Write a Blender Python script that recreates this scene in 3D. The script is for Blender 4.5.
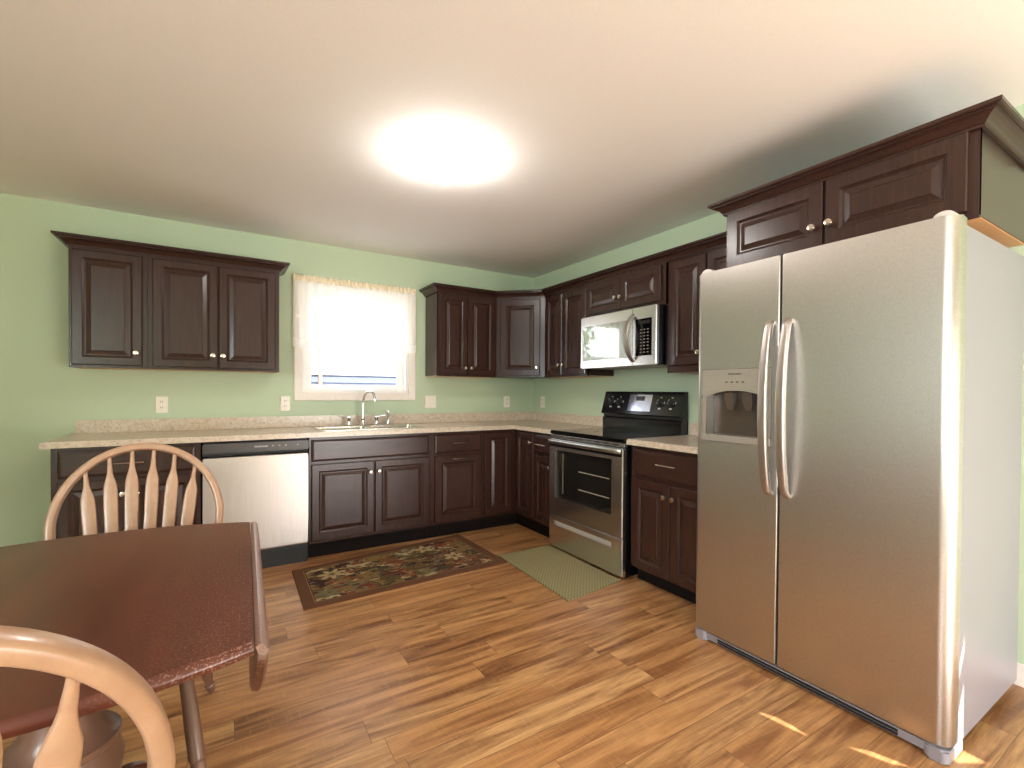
import bpy, bmesh, math, random
from mathutils import Vector, Matrix
R = math.radians
sc = bpy.context.scene
for o in list(bpy.data.objects): bpy.data.objects.remove(o)
COL = sc.collection

# ------------------------------------------------------------------ camera
CAM = Vector((-2.843, -4.175, 1.215))
YAW, PIT, ROL, FPX, PY = R(31.724), R(-0.683), R(0.395), 470.749, 397.013
fw = Vector((math.sin(YAW)*math.cos(PIT), math.cos(YAW)*math.cos(PIT), math.sin(PIT)))
r0 = Vector((math.cos(YAW), -math.sin(YAW), 0)); u0 = r0.cross(fw)
rt = r0*math.cos(ROL) + u0*math.sin(ROL); up = -r0*math.sin(ROL) + u0*math.cos(ROL)
cd = bpy.data.cameras.new('camera'); cam = bpy.data.objects.new('camera', cd); COL.objects.link(cam)
cam.matrix_world = Matrix(((rt.x, up.x, -fw.x, CAM.x), (rt.y, up.y, -fw.y, CAM.y), (rt.z, up.z, -fw.z, CAM.z), (0, 0, 0, 1)))
cd.sensor_width = 36; cd.lens = 36*FPX/1024; cd.shift_y = (PY-384)/1024
cd.clip_start = .05; cd.clip_end = 200
sc.camera = cam

# ------------------------------------------------------------------ light and exposure
sc.view_settings.view_transform = 'Standard'; sc.view_settings.look = 'None'
sc.view_settings.gamma = 1; sc.view_settings.use_curve_mapping = False
sc.view_settings.exposure = 0.48
sc.cycles.use_denoising = True
sc.cycles.max_bounces = 10; sc.cycles.diffuse_bounces = 9; sc.cycles.glossy_bounces = 5
sc.cycles.transparent_max_bounces = 16
sc.cycles.sample_clamp_indirect = 4; sc.cycles.use_adaptive_sampling = False; sc.cycles.blur_glossy = 1.0
sc.cycles.caustics_reflective = False; sc.cycles.caustics_refractive = False
SKY = 6.0; SUN = 16.0; LAMP = 46.0; DOORLIGHT = 52; LEFTFILL = 160
w = bpy.data.worlds.new('sky'); sc.world = w; w.use_nodes = True
nt = w.node_tree; nt.nodes.clear()
bgn = nt.nodes.new('ShaderNodeBackground'); out = nt.nodes.new('ShaderNodeOutputWorld')
tc = nt.nodes.new('ShaderNodeTexCoord'); sp = nt.nodes.new('ShaderNodeSeparateXYZ'); cr = nt.nodes.new('ShaderNodeValToRGB')
nt.links.new(tc.outputs['Generated'], sp.inputs[0]); mr = nt.nodes.new('ShaderNodeMapRange'); mr.inputs['From Min'].default_value = -1
nt.links.new(sp.outputs['Z'], mr.inputs['Value']); nt.links.new(mr.outputs[0], cr.inputs[0])
cr.color_ramp.elements[0].color = (.98, .96, .93, 1); cr.color_ramp.elements[1].color = (.62, .78, 1, 1)
for ps_, c_ in ((.485, (1, .97, .93, 1)), (.505, (.92, .95, 1, 1))):
    e_ = cr.color_ramp.elements.new(ps_); e_.color = c_
nt.links.new(cr.outputs[0], bgn.inputs[0]); bgn.inputs[1].default_value = SKY
nt.links.new(bgn.outputs[0], out.inputs[0])

def lamp(name, kind, loc, direction, energy, color, **kw):
    l = bpy.data.lights.new(name, kind); l.energy = energy; l.color = color
    for k, v in kw.items(): setattr(l, k, v)
    o = bpy.data.objects.new(name, l); COL.objects.link(o); o.location = loc
    o.rotation_euler = Vector(direction).to_track_quat('-Z', 'Y').to_euler()
    return o
ELEV, AZ = R(30), R(5)       # sun stands behind the camera, a touch to the left
sun_dir = Vector((math.sin(AZ)*math.cos(ELEV), math.cos(ELEV)*math.cos(AZ), -math.sin(ELEV)))
lamp('sunlight', 'SUN', (0, -8, 8), sun_dir, SUN, (1, .95, .88), angle=R(.15))
lamp('patio_door_daylight', 'AREA', (-.95, -6.42, .62), (0, 1, 0), DOORLIGHT, (1, .97, .93), shape='RECTANGLE', size=1.7, size_y=1.15)
lamp('left_fill_light', 'AREA', (-5.72, -5.6, 1.5), (1, 0, 0), LEFTFILL, (.84, .92, 1), shape='RECTANGLE', size=1.2, size_y=1.2)  # fill light added at the unseen left window to brighten the right side

pl_ = lamp('kitchen_window_portal', 'AREA', (-1.83, .19, 1.64), (0, -1, 0), 1, (1, 1, 1), shape='RECTANGLE', size=.9, size_y=.9)
pl_.data.cycles.is_portal = True

# ------------------------------------------------------------------ materials
def lin(r, g, b):
    f = lambda c: (c/255/12.92) if c/255 <= .04045 else ((c/255+.055)/1.055)**2.4
    return (f(r), f(g), f(b), 1)
class N:
    def __init__(s, name):
        s.m = bpy.data.materials.new(name); s.m.use_nodes = True; s.t = s.m.node_tree; s.t.nodes.clear()
        s.o = s.t.nodes.new('ShaderNodeOutputMaterial')
    def put(s, sock, v):
        if hasattr(v, 'is_output'): s.t.links.new(v, sock)
        else:
            try: sock.default_value = v
            except Exception: sock.default_value = tuple(v)[:len(sock.default_value)]
    def n(s, typ, ins=None, **props):
        nd = s.t.nodes.new('ShaderNode'+typ)
        for k, v in props.items(): setattr(nd, k, v)
        for k, v in (ins or {}).items(): s.put(nd.inputs[k], v)
        return nd
    def math(s, op, a, b=0.0, c=None):
        ins = {0: a, 1: b}
        if c is not None: ins[2] = c
        return s.n('Math', ins, operation=op).outputs[0]
    def obj(s): return s.n('TexCoord').outputs['Object']
    def gen(s): return s.n('TexCoord').outputs['Generated']
    def uv(s): return s.n('TexCoord').outputs['UV']
    def mapping(s, vec, scale=(1, 1, 1), rot=(0, 0, 0), loc=(0, 0, 0)):
        return s.n('Mapping', {'Vector': vec, 'Scale': scale, 'Rotation': rot, 'Location': loc}).outputs[0]
    def noise(s, vec, scale=5, detail=4, rough=.55, dist=0):
        return s.n('TexNoise', {'Vector': vec, 'Scale': scale, 'Detail': detail, 'Roughness': rough, 'Distortion': dist}).outputs['Fac']
    def ramp(s, fac, stops, interp='LINEAR'):
        nd = s.n('ValToRGB', {0: fac}); r = nd.color_ramp; r.interpolation = interp
        while len(r.elements) < len(stops): r.elements.new(.5)
        for e, (p, c) in zip(r.elements, stops):
            e.position = p; e.color = c if hasattr(c, '__len__') else (c, c, c, 1)
        return nd.outputs[0]
    def mix(s, f, a, b, mode='MIX'):
        nd = s.n('Mix', data_type='RGBA', blend_type=mode)
        s.put(nd.inputs[0], f); s.put(nd.inputs[6], a); s.put(nd.inputs[7], b)
        return nd.outputs[2]
    def bump(s, h, strength=.1, dist=.01):
        return s.n('Bump', {'Height': h, 'Strength': strength, 'Distance': dist}).outputs[0]
    def bsdf(s, color, rough=.5, metal=0.0, **kw):
        nd = s.n('BsdfPrincipled', {'Base Color': color, 'Roughness': rough, 'Metallic': metal})
        for k, v in kw.items(): s.put(nd.inputs[k.replace('_', ' ')], v)
        s.t.links.new(nd.outputs[0], s.o.inputs[0]); return nd
    def surface(s, sh): s.t.links.new(sh, s.o.inputs[0])

def simple(name, rgb, rough=.5, metal=0.0, bump=0, bscale=60, **kw):
    a = N(name)
    v = a.obj(); no = a.noise(v, bscale, 3)
    c = a.mix(.12, lin(*rgb), a.ramp(no, [(.3, lin(*[x*.8 for x in rgb])), (.7, lin(*[min(255, x*1.08) for x in rgb]))]))
    if bump: kw['Normal'] = a.bump(no, bump, .004)
    a.bsdf(c, rough, metal, **kw); return a.m

def m_cabinet(name, rough=.26, axis=2):
    a = N(name); v = a.obj()
    sc_ = [26, 26, 26]; sc_[axis] = 1.6
    g = a.noise(a.mapping(v, sc_), 4, 6, .62, .6)
    c = a.ramp(g, [(.2, lin(45, 27, 22)), (.55, lin(56, 34, 28)), (.85, lin(66, 42, 35))])
    a.bsdf(c, rough, 0, Normal=a.bump(g, .05, .004), Specular_IOR_Level=.42); return a.m
def m_floor():
    a = N('laminate_planks'); v = a.obj()
    s = a.n('SeparateXYZ', {0: v}); X, Y = s.outputs[0], s.outputs[1]
    W, L = .128, 1.05
    yr = a.math('DIVIDE', Y, W); row = a.math('FLOOR', yr)
    rr = a.n('TexWhiteNoise', {'W': row}, noise_dimensions='1D').outputs['Value']
    xo = a.math('ADD', a.math('DIVIDE', X, L), a.math('MULTIPLY', rr, 7.3)); colu = a.math('FLOOR', xo)
    idv = a.n('CombineXYZ', {0: row, 1: colu, 2: 3.7}).outputs[0]
    wn = a.n('TexWhiteNoise', {'Vector': idv}, noise_dimensions='3D')
    pid = wn.outputs['Value']
    off = a.n('CombineXYZ', {0: a.math('MULTIPLY', pid, 37), 1: a.math('MULTIPLY', pid, 91), 2: 0}).outputs[0]
    vv = a.n('VectorMath', {0: v, 1: off}, operation='ADD').outputs[0]
    streak = a.noise(a.mapping(vv, (1.1, 11, 1)), 1.5, 5, .6, .8)
    fine = a.noise(a.mapping(vv, (5, 110, 1)), 1.6, 4, .6, .3)
    cross = a.noise(a.mapping(vv, (70, 9, 1)), 1.3, 2, .5)
    base = a.ramp(pid, [(0, lin(200, 146, 94)), (.3, lin(212, 160, 106)), (.5, lin(190, 136, 86)), (.75, lin(220, 172, 118)), (1, lin(204, 150, 98))])
    dark = a.ramp(pid, [(0, lin(140, 92, 56)), (.5, lin(114, 72, 42)), (1, lin(152, 102, 64))])
    c = a.mix(a.ramp(streak, [(.36, 1.0), (.60, 0.0)]), base, dark)
    c = a.mix(a.ramp(fine, [(.3, .45), (.62, 0.0)]), c, dark)
    c = a.mix(a.ramp(cross, [(.55, 0.0), (.8, .18)]), c, lin(226, 182, 132))
    fy = a.math('FRACT', yr); fx = a.math('FRACT', xo)
    ey = a.math('MINIMUM', fy, a.math('SUBTRACT', 1, fy)); ex = a.math('MULTIPLY', a.math('MINIMUM', fx, a.math('SUBTRACT', 1, fx)), L/W)
    e = a.math('MINIMUM', ey, ex)
    seam = a.ramp(e, [(.004, 1.0), (.016, 0.0)])
    c = a.mix(a.math('MULTIPLY', seam, .6), c, lin(74, 44, 26))
    rough = a.math('ADD', .24, a.math('MULTIPLY', fine, .14))
    a.bsdf(c, rough, 0, Normal=a.bump(a.math('SUBTRACT', a.math('MULTIPLY', fine, .5), seam), .10, .003)); return a.m
def m_laminate():
    a = N('speckled_laminate'); v = a.obj()
    n1 = a.noise(v, 38, 5, .65, .4); n2 = a.noise(v, 120, 3, .6); n3 = a.noise(v, 9, 3, .5)
    c = a.ramp(n1, [(.3, lin(182, 164, 146)), (.45, lin(206, 192, 174)), (.6, lin(222, 212, 196)), (.75, lin(196, 176, 156))])
    c = a.mix(a.ramp(n2, [(.57, 0.0), (.65, .6)]), c, lin(146, 122, 106))
    c = a.mix(a.ramp(n2, [(.34, .7), (.42, 0.0)]), c, lin(236, 226, 210))
    c = a.mix(a.math('MULTIPLY', n3, .55), c, lin(194, 164, 134))
    a.bsdf(c, .25); return a.m
def m_steel(name, rgb, rough=.28, axis=2, amount=.05, an=0.0, rot=0.0):
    a = N(name); v = a.obj(); s_ = [260, 260, 260]; s_[axis] = 3
    g = a.noise(a.mapping(v, s_), 1.0, 3, .6)
    c = a.mix(.35, lin(*rgb), a.ramp(g, [(.3, lin(*[x*.86 for x in rgb])), (.7, lin(*[min(255, x*1.08) for x in rgb]))]))
    a.bsdf(c, a.math('ADD', rough-.04, a.math('MULTIPLY', g, .08)), 1.0, Normal=a.bump(g, amount, .002), Anisotropic=an, Anisotropic_Rotation=rot, Tangent=a.n('Tangent', direction_type='RADIAL', axis='Z').outputs[0]); return a.m
def m_lightwood():
    a = N('pickled_oak'); v = a.gen()
    o = a.obj()
    g = a.noise(a.mapping(o, (9, 9, 9)), 3, 3, .5, .3)
    f = a.noise(a.mapping(o, (130, 130, 12)), 2, 3, .6)
    c = a.ramp(g, [(.3, lin(164, 128, 102)), (.7, lin(176, 140, 113))])
    c = a.mix(a.ramp(f, [(.5, 0.0), (.75, .22)]), c, lin(160, 114, 82))
    a.bsdf(c, .33, Coat_Weight=.25, Coat_Roughness=.15); return a.m
def m_cherry():
    a = N('cherry_stain'); o = a.obj()
    g = a.noise(a.mapping(o, (8, 1.2, 5)), 2.0, 2, .5, 0)
    big = a.noise(a.mapping(o, (3, 3, 3)), 1.2, 3)
    c = a.ramp(g, [(.3, lin(80, 37, 26)), (.7, lin(99, 50, 34))])
    c = a.mix(a.math('MULTIPLY', big, .4), c, lin(74, 36, 25))
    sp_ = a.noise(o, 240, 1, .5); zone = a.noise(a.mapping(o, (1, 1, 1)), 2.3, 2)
    s = a.n('SeparateXYZ', {0: o}); glint_zone = a.ramp(s.outputs[0], [(.12, 0.0), (.36, 1.0)])
    spk = a.math('MULTIPLY', a.math('MULTIPLY', a.ramp(sp_, [(.56, 0.0), (.62, 1.0)]), glint_zone), a.ramp(zone, [(.3, .55), (.6, .8)]))  # pale glints on the pitted finish painted as speckle toward the right
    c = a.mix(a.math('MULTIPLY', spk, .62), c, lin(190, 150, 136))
    c = a.mix(a.math('MULTIPLY', a.ramp(s.outputs[0], [(.379, 0.0), (.381, .62)]), a.ramp(s.outputs[2], [(.70, 0.0), (.715, 1.0)])), c, a.mix(sp_, lin(150, 122, 112), lin(186, 160, 150)))  # pale grazing sheen on the leaf's worn edge mixed into its colour
    a.bsdf(c, a.math('ADD', .30, a.math('MULTIPLY', big, .01)), 0); return a.m
def m_rug():
    a = N('floral_pile'); u = a.uv()
    n = a.n('TexNoise', {'Vector': u, 'Scale': 9.0, 'Detail': 3.0})
    d = a.n('VectorMath', {0: u, 1: a.n('VectorMath', {0: n.outputs['Color'], 'Scale': .34}, operation='SCALE').outputs[0]}, operation='ADD').outputs[0]
    def vor(scale, seed):
        return a.n('TexVoronoi', {'Vector': a.mapping(d, (2.0, 1, 1), loc=(seed, seed, 0)), 'Scale': scale})
    v1, v2, v3 = vor(3.6, 0.3), vor(10, 3.1), vor(24, 8.4)
    h = lambda v: a.n('SeparateColor', {0: v.outputs['Color']}).outputs[0]
    gold, olive, rust, maroon, cream, sage, red, darkg = [lin(*k) for k in ((128, 100, 54), (82, 72, 36), (120, 60, 28), (46, 20, 18), (184, 162, 118), (104, 102, 74), (112, 34, 24), (52, 50, 28))]
    c1 = a.ramp(h(v1), [(0, olive), (.16, gold), (.34, rust), (.46, sage), (.6, darkg), (.72, gold), (.86, maroon)], 'CONSTANT')
    c2 = a.ramp(h(v2), [(0, rust), (.18, cream), (.30, darkg), (.45, gold), (.6, maroon), (.75, red), (.88, sage)], 'CONSTANT')
    c3 = a.ramp(h(v3), [(0, cream), (.22, maroon), (.4, gold), (.6, olive), (.8, rust)], 'CONSTANT')
    m2 = a.ramp(a.noise(u, 7, 3), [(.46, 0.0), (.52, 1.0)], 'LINEAR')
    m3 = a.ramp(a.noise(a.mapping(u, loc=(5, 2, 0)), 14, 3), [(.53, 0.0), (.58, 1.0)])
    c = a.mix(m2, c1, c2); c = a.mix(a.math('MULTIPLY', m3, .7), c, c3)
    sx = a.n('SeparateXYZ', {0: u})
    def blot(cu, cv, r0, r1, src):
        dx = a.math('MULTIPLY', a.math('SUBTRACT', sx.outputs[0], cu), 1.8); dy = a.math('SUBTRACT', sx.outputs[1], cv)
        return a.math('SQRT', a.math('ADD', a.math('MULTIPLY', dx, dx), a.math('MULTIPLY', dy, dy))), dx, dy
    grape = vor(30, 21.0)
    for cu, cv, rad in ((.66, .40, .30), (.86, .25, .16), (.40, .30, .14)):
        dd = blot(cu, cv, 0, 0, None)[0]
        mk = a.math('MULTIPLY', a.ramp(a.math('ADD', dd, a.math('MULTIPLY', a.noise(u, 9, 3), .22)), [(rad+.06, 1.0), (rad+.10, 0.0)]), a.ramp(grape.outputs['Distance'], [(.30, 1.0), (.42, .15)]))
        c = a.mix(mk, c, maroon if cu < .8 else red)
    for cu, cv, rad, pc, k_ in ((.17, .66, .15, cream, 7), (.80, .42, .13, cream, 6), (.60, .20, .10, sage, 5), (.47, .70, .13, rust, 6), (.33, .42, .12, gold, 5), (.92, .74, .11, gold, 5), (.12, .24, .12, sage, 6), (.70, .78, .12, cream, 5)):
        dd, dx, dy = blot(cu, cv, 0, 0, None)
        th = a.math('ARCTAN2', dy, dx)
        pr = a.math('MULTIPLY', a.math('ADD', .72, a.math('MULTIPLY', a.math('SINE', a.math('MULTIPLY', th, k_)), .28)), rad)
        q = a.math('DIVIDE', dd, a.math('ADD', pr, .001))
        c = a.mix(a.ramp(q, [(.86, .9), (1.0, 0.0)]), c, a.ramp(q, [(.12, darkg), (.2, gold), (.45, pc), (.8, pc), (.95, olive)]))
    # round cream blossoms
    fl = vor(4.2, 11.7); c = a.mix(a.ramp(fl.outputs['Distance'], [(.0, .7), (.06, .6), (.10, 0.0)]), c, a.ramp(fl.outputs['Distance'], [(0, rust), (.06, gold), (.1, cream)]))
    s = a.n('SeparateXYZ', {0: u})
    ex = a.math('MULTIPLY', a.math('MINIMUM', s.outputs[0], a.math('SUBTRACT', 1, s.outputs[0])), 1.3)
    ey = a.math('MULTIPLY', a.math('MINIMUM', s.outputs[1], a.math('SUBTRACT', 1, s.outputs[1])), .72)
    e = a.math('MINIMUM', ex, ey)
    border = a.ramp(e, [(0, lin(98, 60, 36)), (.060, lin(150, 120, 72)), (.066, lin(70, 42, 26)), (.072, lin(70, 42, 26))], 'CONSTANT')
    inside = a.ramp(e, [(.072, 0.0), (.074, 1.0)])
    c = a.mix(inside, border, c)
    pile = a.noise(u, 300, 2)
    a.bsdf(c, .95, 0, Normal=a.bump(pile, .5, .004)); return a.m
def m_mat():
    a = N('woven_vinyl'); u = a.uv()
    v = a.n('TexVoronoi', {'Vector': a.mapping(u, (26, 42, 1), rot=(0, 0, R(45))), 'Scale': 1.0, 'Randomness': 0.0})
    f = a.ramp(v.outputs['Distance'], [(.10, 1.0), (.32, 0.0)])
    c = a.mix(f, lin(156, 146, 106), lin(96, 88, 56))
    a.bsdf(c, .7, 0, Normal=a.bump(f, -.4, .004)); return a.m
def m_lace():
    a = N('lace'); u = a.uv()
    th = a.n('TexWave', {'Vector': u, 'Scale': 60.0, 'Distortion': 3.0, 'Detail': 2.0}).outputs['Fac']
    fl = a.n('TexVoronoi', {'Vector': a.mapping(u, (2.2, 1.2, 1)), 'Scale': 4.0, 'Randomness': .8}).outputs['Distance']
    s = a.n('SeparateXYZ', {0: u})
    hem = a.ramp(s.outputs[1], [(.0, 1.0), (.11, 1.0), (.14, 0.0)])
    op = a.math('ADD', a.ramp(th, [(.2, .56), (.8, .76)]), a.ramp(fl, [(.12, .16), (.2, 0.0)]))
    op = a.math('MINIMUM', a.math('ADD', op, a.math('MULTIPLY', hem, .25)), .95)
    d = a.n('BsdfDiffuse', {0: lin(255, 251, 244)}); tr = a.n('BsdfTranslucent', {0: lin(255, 251, 244)})
    cl = a.n('MixShader', {0: .28, 1: d.outputs[0], 2: tr.outputs[0]})
    tp = a.n('BsdfTransparent')
    a.surface(a.n('MixShader', {0: op, 1: tp.outputs[0], 2: cl.outputs[0]}).outputs[0]); return a.m
def m_glass(name, tint=(255, 255, 255), refl=.25, rough=0.0):
    a = N(name); tp = a.n('BsdfTransparent', {0: lin(*tint)}); g = a.n('BsdfGlossy', {'Color': (1, 1, 1, 1), 'Roughness': rough})
    front = a.math('SUBTRACT', 1.0, a.n('NewGeometry').outputs['Backfacing'])
    f = a.math('MULTIPLY', a.math('MULTIPLY', a.n('Fresnel', {'IOR': 1.45}).outputs[0], refl), front)
    a.surface(a.n('MixShader', {0: f, 1: tp.outputs[0], 2: g.outputs[0]}).outputs[0]); return a.m
def m_emit(name, rgb, strength):
    a = N(name); a.surface(a.n('Emission', {0: lin(*rgb), 1: strength}).outputs[0]); return a.m

M = {}
M['wall'] = simple('green_wall_paint', (188, 203, 173), .7, bump=.05, bscale=180)
M['ceiling'] = simple('ceiling_paint', (250, 246, 242), .85, bump=.08, bscale=220)
M['trim'] = simple('white_trim_paint', (238, 228, 218), .35)
M['vinyl'] = simple('white_vinyl', (240, 236, 232), .35)
M['floor'] = m_floor()
M['cab'] = m_cabinet('espresso_cabinet'); M['cabh'] = m_cabinet('espresso_cabinet_crossgrain', .26, 0)
M['cabside'] = m_cabinet('espresso_side_panel', .22)
M['under'] = simple('raw_maple', (206, 160, 112), .5)
M['toekick'] = simple('toe_kick_black', (22, 15, 13), .75, Specular_IOR_Level=.15)
M['lam'] = m_laminate()
M['nickel'] = simple('brushed_nickel', (214, 200, 184), .22, 1.0)
M['chrome'] = simple('chrome', (232, 230, 228), .06, 1.0)
M['steel'] = m_steel('brushed_steel', (202, 196, 190), .33, 1, .04, .6, 0.0)
M['steel_app'] = m_steel('satin_steel', (222, 220, 220), .24, 1, .03, .5, 0.0)
M['steel_dw'] = m_steel('brushed_steel_vertical', (194, 186, 180), .40, 2, .03, .6, .25)
M['steel_sink'] = m_steel('sink_steel', (226, 222, 214), .16, 0, .02)
M['platinum'] = simple('textured_light_grey_paint', (154, 151, 160), .34, .3, bump=.25, bscale=420)
M['black'] = simple('black_enamel', (16, 16, 18), .12)
M['blackm'] = simple('black_plastic', (20, 20, 21), .38)
M['ring'] = simple('printed_ring', (58, 58, 60), .2)
M['dark'] = simple('dark_gap', (10, 9, 9), .6)
M['blackglass'] = simple('black_glass', (8, 8, 10), .04)
M['greyplastic'] = simple('grey_plastic', (150, 138, 126), .4, .2)
M['bezel'] = simple('dispenser_bezel', (184, 176, 168), .32, .55)
M['paddle'] = simple('dispenser_paddle_grey', (98, 88, 80), .35, .4)
M['dispcav'] = simple('dispenser_recess', (84, 72, 63), .3, .3)  # recess shade darkened into this colour, the cutout being shallow
M['dwstrip'] = simple('dark_grey_plastic', (66, 60, 58), .35)
M['white'] = simple('white_plastic', (240, 232, 220), .35)
M['mark'] = simple('pale_print', (206, 204, 200), .5)
M['darkmark'] = simple('dark_print', (84, 74, 66), .5)
M['slot'] = simple('socket_slot', (70, 62, 56), .6)
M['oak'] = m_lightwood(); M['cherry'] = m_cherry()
M['legwood'] = simple('brown_stained_wood', (120, 88, 72), .3, bscale=14)
M['rug'] = m_rug(); M['mat'] = m_mat(); M['lace'] = m_lace(); M['rufflecloth'] = simple('ecru_lace_header', (240, 226, 198), .9, bump=.4, bscale=120)
M['glass'] = m_glass('clear_glass'); M['ovenglass'] = m_glass('tinted_oven_glass', (242, 241, 237), 1.0)
M['mwglass'] = N('mirrored_dark_glass').bsdf(lin(96, 98, 92), .015, .92).id_data and None
a_ = N('mirrored_dark_glass'); a_.bsdf(lin(160, 164, 156), a_.math('ADD', .012, a_.math('MULTIPLY', a_.noise(a_.obj(), 3, 2), .01)), .9); M['mwglass'] = a_.m
M['lampglass'] = m_emit('lit_opal_glass', (255, 250, 244), LAMP)
M['display'] = N('display'); a_ = M['display']; a_.bsdf(lin(188, 194, 212), a_.math('ADD', .05, a_.math('MULTIPLY', a_.noise(a_.obj(), 5, 2), .05)), .8); M['display'] = a_.m
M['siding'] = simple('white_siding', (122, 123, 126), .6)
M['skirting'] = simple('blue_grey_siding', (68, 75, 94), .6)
M['leaf'] = simple('leaf_green', (86, 112, 62), .7, bscale=3)
M['bark'] = simple('bark', (92, 72, 56), .9, bump=.5, bscale=20)
M['grass'] = simple('pale_gravel', (205, 203, 196), .9, bump=.3, bscale=14)
M['brown'] = simple('weathered_brown_metal', (150, 96, 72), .5)
M['hingegrey'] = simple('hinge_cap_grey', (214, 206, 198), .4)

# ------------------------------------------------------------------ mesh helpers
def link(name, bm, mat, parent=None, smooth=False, mats=None):
    me = bpy.data.meshes.new(name); bmesh.ops.recalc_face_normals(bm, faces=bm.faces)
    bm.to_mesh(me); bm.free()
    o = bpy.data.objects.new(name, me); COL.objects.link(o)
    for m in (mats or [mat]): me.materials.append(m)
    if parent is not None: o.parent = parent
    if smooth:
        for p in me.polygons: p.use_smooth = True
        try: me.set_sharp_from_angle(angle=R(38))
        except Exception: pass
        wn_ = o.modifiers.new('weighted_normals', 'WEIGHTED_NORMAL'); wn_.mode = 'FACE_AREA'; wn_.weight = 100; wn_.keep_sharp = True
    return o
def empty(name, loc=(0, 0, 0), rz=0):
    o = bpy.data.objects.new(name, None); COL.objects.link(o); o.location = loc; o.rotation_euler = (0, 0, rz)
    o.empty_display_size = .1; return o
def tag(o, label, cat, group=None):
    o['label'] = label; o['category'] = cat
    if group: o['group'] = group
    return o
def struct(o): o['kind'] = 'structure'; return o
def B(): return bmesh.new()
def box(bm, x0, x1, y0, y1, z0, z1, bev=0, seg=2, mtx=None):
    x0, x1 = min(x0, x1), max(x0, x1); y0, y1 = min(y0, y1), max(y0, y1); z0, z1 = min(z0, z1), max(z0, z1)
    mm = Matrix.Translation(((x0+x1)/2, (y0+y1)/2, (z0+z1)/2)) @ Matrix.Diagonal((x1-x0, y1-y0, z1-z0, 1))
    g = bmesh.ops.create_cube(bm, size=1, matrix=mm)
    vs = g['verts']
    if bev:
        es = list({e for v in vs for e in v.link_edges})
        r = bmesh.ops.bevel(bm, geom=es, offset=bev, segments=seg, affect='EDGES', clamp_overlap=True)
        vs = list({v for f in r['faces'] for v in f.verts} | {v for v in vs if v.is_valid})
    if mtx is not None: bmesh.ops.transform(bm, matrix=mtx, verts=[v for v in vs if v.is_valid])
    return bm
def prism(bm, poly, z0, z1, bev=0, seg=2, which='top'):
    lo = [bm.verts.new((x, y, z0)) for x, y in poly]; hi = [bm.verts.new((x, y, z1)) for x, y in poly]
    n = len(poly); bm.faces.new(lo[::-1]); ft = bm.faces.new(hi)
    for i in range(n): bm.faces.new((lo[i], lo[(i+1) % n], hi[(i+1) % n], hi[i]))
    if bev:
        es = list(ft.edges)
        if which == 'both': es += [e for e in bm.edges if all(v in lo for v in e.verts)]
        bmesh.ops.bevel(bm, geom=es, offset=bev, segments=seg, affect='EDGES', clamp_overlap=True)
    return bm
def loft(bm, rings, close=True, cap0=True, cap1=True):
    vr = [[bm.verts.new(p) for p in r] for r in rings]; n = len(vr[0])
    for a, b in zip(vr, vr[1:]):
        for i in range(n if close else n-1): bm.faces.new((a[i], a[(i+1) % n], b[(i+1) % n], b[i]))
    if cap0: bm.faces.new(vr[0][::-1])
    if cap1: bm.faces.new(vr[-1])
    return bm
def lathe(bm, prof, seg=20, mtx=None):      # prof: (radius, height) along +Z
    rings = []
    for r, z in prof:
        ring = [Vector((max(r, 1e-4)*math.cos(2*math.pi*i/seg), max(r, 1e-4)*math.sin(2*math.pi*i/seg), z)) for i in range(seg)]
        rings.append([mtx @ p if mtx is not None else p for p in ring])
    return loft(bm, rings)
def between(p, q):       # matrix whose +Z runs from p to q
    p, q = Vector(p), Vector(q); d = q-p
    return Matrix.Translation(p) @ d.to_track_quat('Z', 'Y').to_matrix().to_4x4()
def rod(bm, p, q, r0, r1=None, seg=14):
    L = (Vector(q)-Vector(p)).length
    return lathe(bm, [(r0, 0), (r1 or r0, L)], seg, between(p, q))
def turned(bm, p, q, prof, seg=16):         # prof: (fraction, radius)
    L = (Vector(q)-Vector(p)).length
    return lathe(bm, [(r, f*L) for f, r in prof], seg, between(p, q))
def sweep(bm, path, radii, ref=Vector((0, 0, 1)), seg=12, power=2.0):   # radii: (a along ref-cross, b along ref) per point or one
    path = [Vector(p) for p in path]; rings = []
    for i, p in enumerate(path):
        t = (path[min(i+1, len(path)-1)]-path[max(i-1, 0)]).normalized()
        n = t.cross(ref).normalized(); b = n.cross(t).normalized()
        ra, rb = radii[i] if isinstance(radii, list) else radii
        ring = []
        for k in range(seg):
            th = 2*math.pi*k/seg; c, s = math.cos(th), math.sin(th)
            cx = math.copysign(abs(c)**(2/power), c); sx = math.copysign(abs(s)**(2/power), s)
            ring.append(p + n*ra*cx + b*rb*sx)
        rings.append(ring)
    return loft(bm, rings)
def smooth_path(pts, n=8):
    pts = [Vector(p) for p in pts]; P = [pts[0]*2-pts[1]]+pts+[pts[-1]*2-pts[-2]]; res = []
    for i in range(1, len(P)-2):
        for k in range(n):
            t = k/n; a, b, c, d = P[i-1], P[i], P[i+1], P[i+2]
            res.append(.5*((2*b)+(c-a)*t+(2*a-5*b+4*c-d)*t*t+(3*b-a-3*c+d)*t**3))
    res.append(pts[-1]); return res
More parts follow.
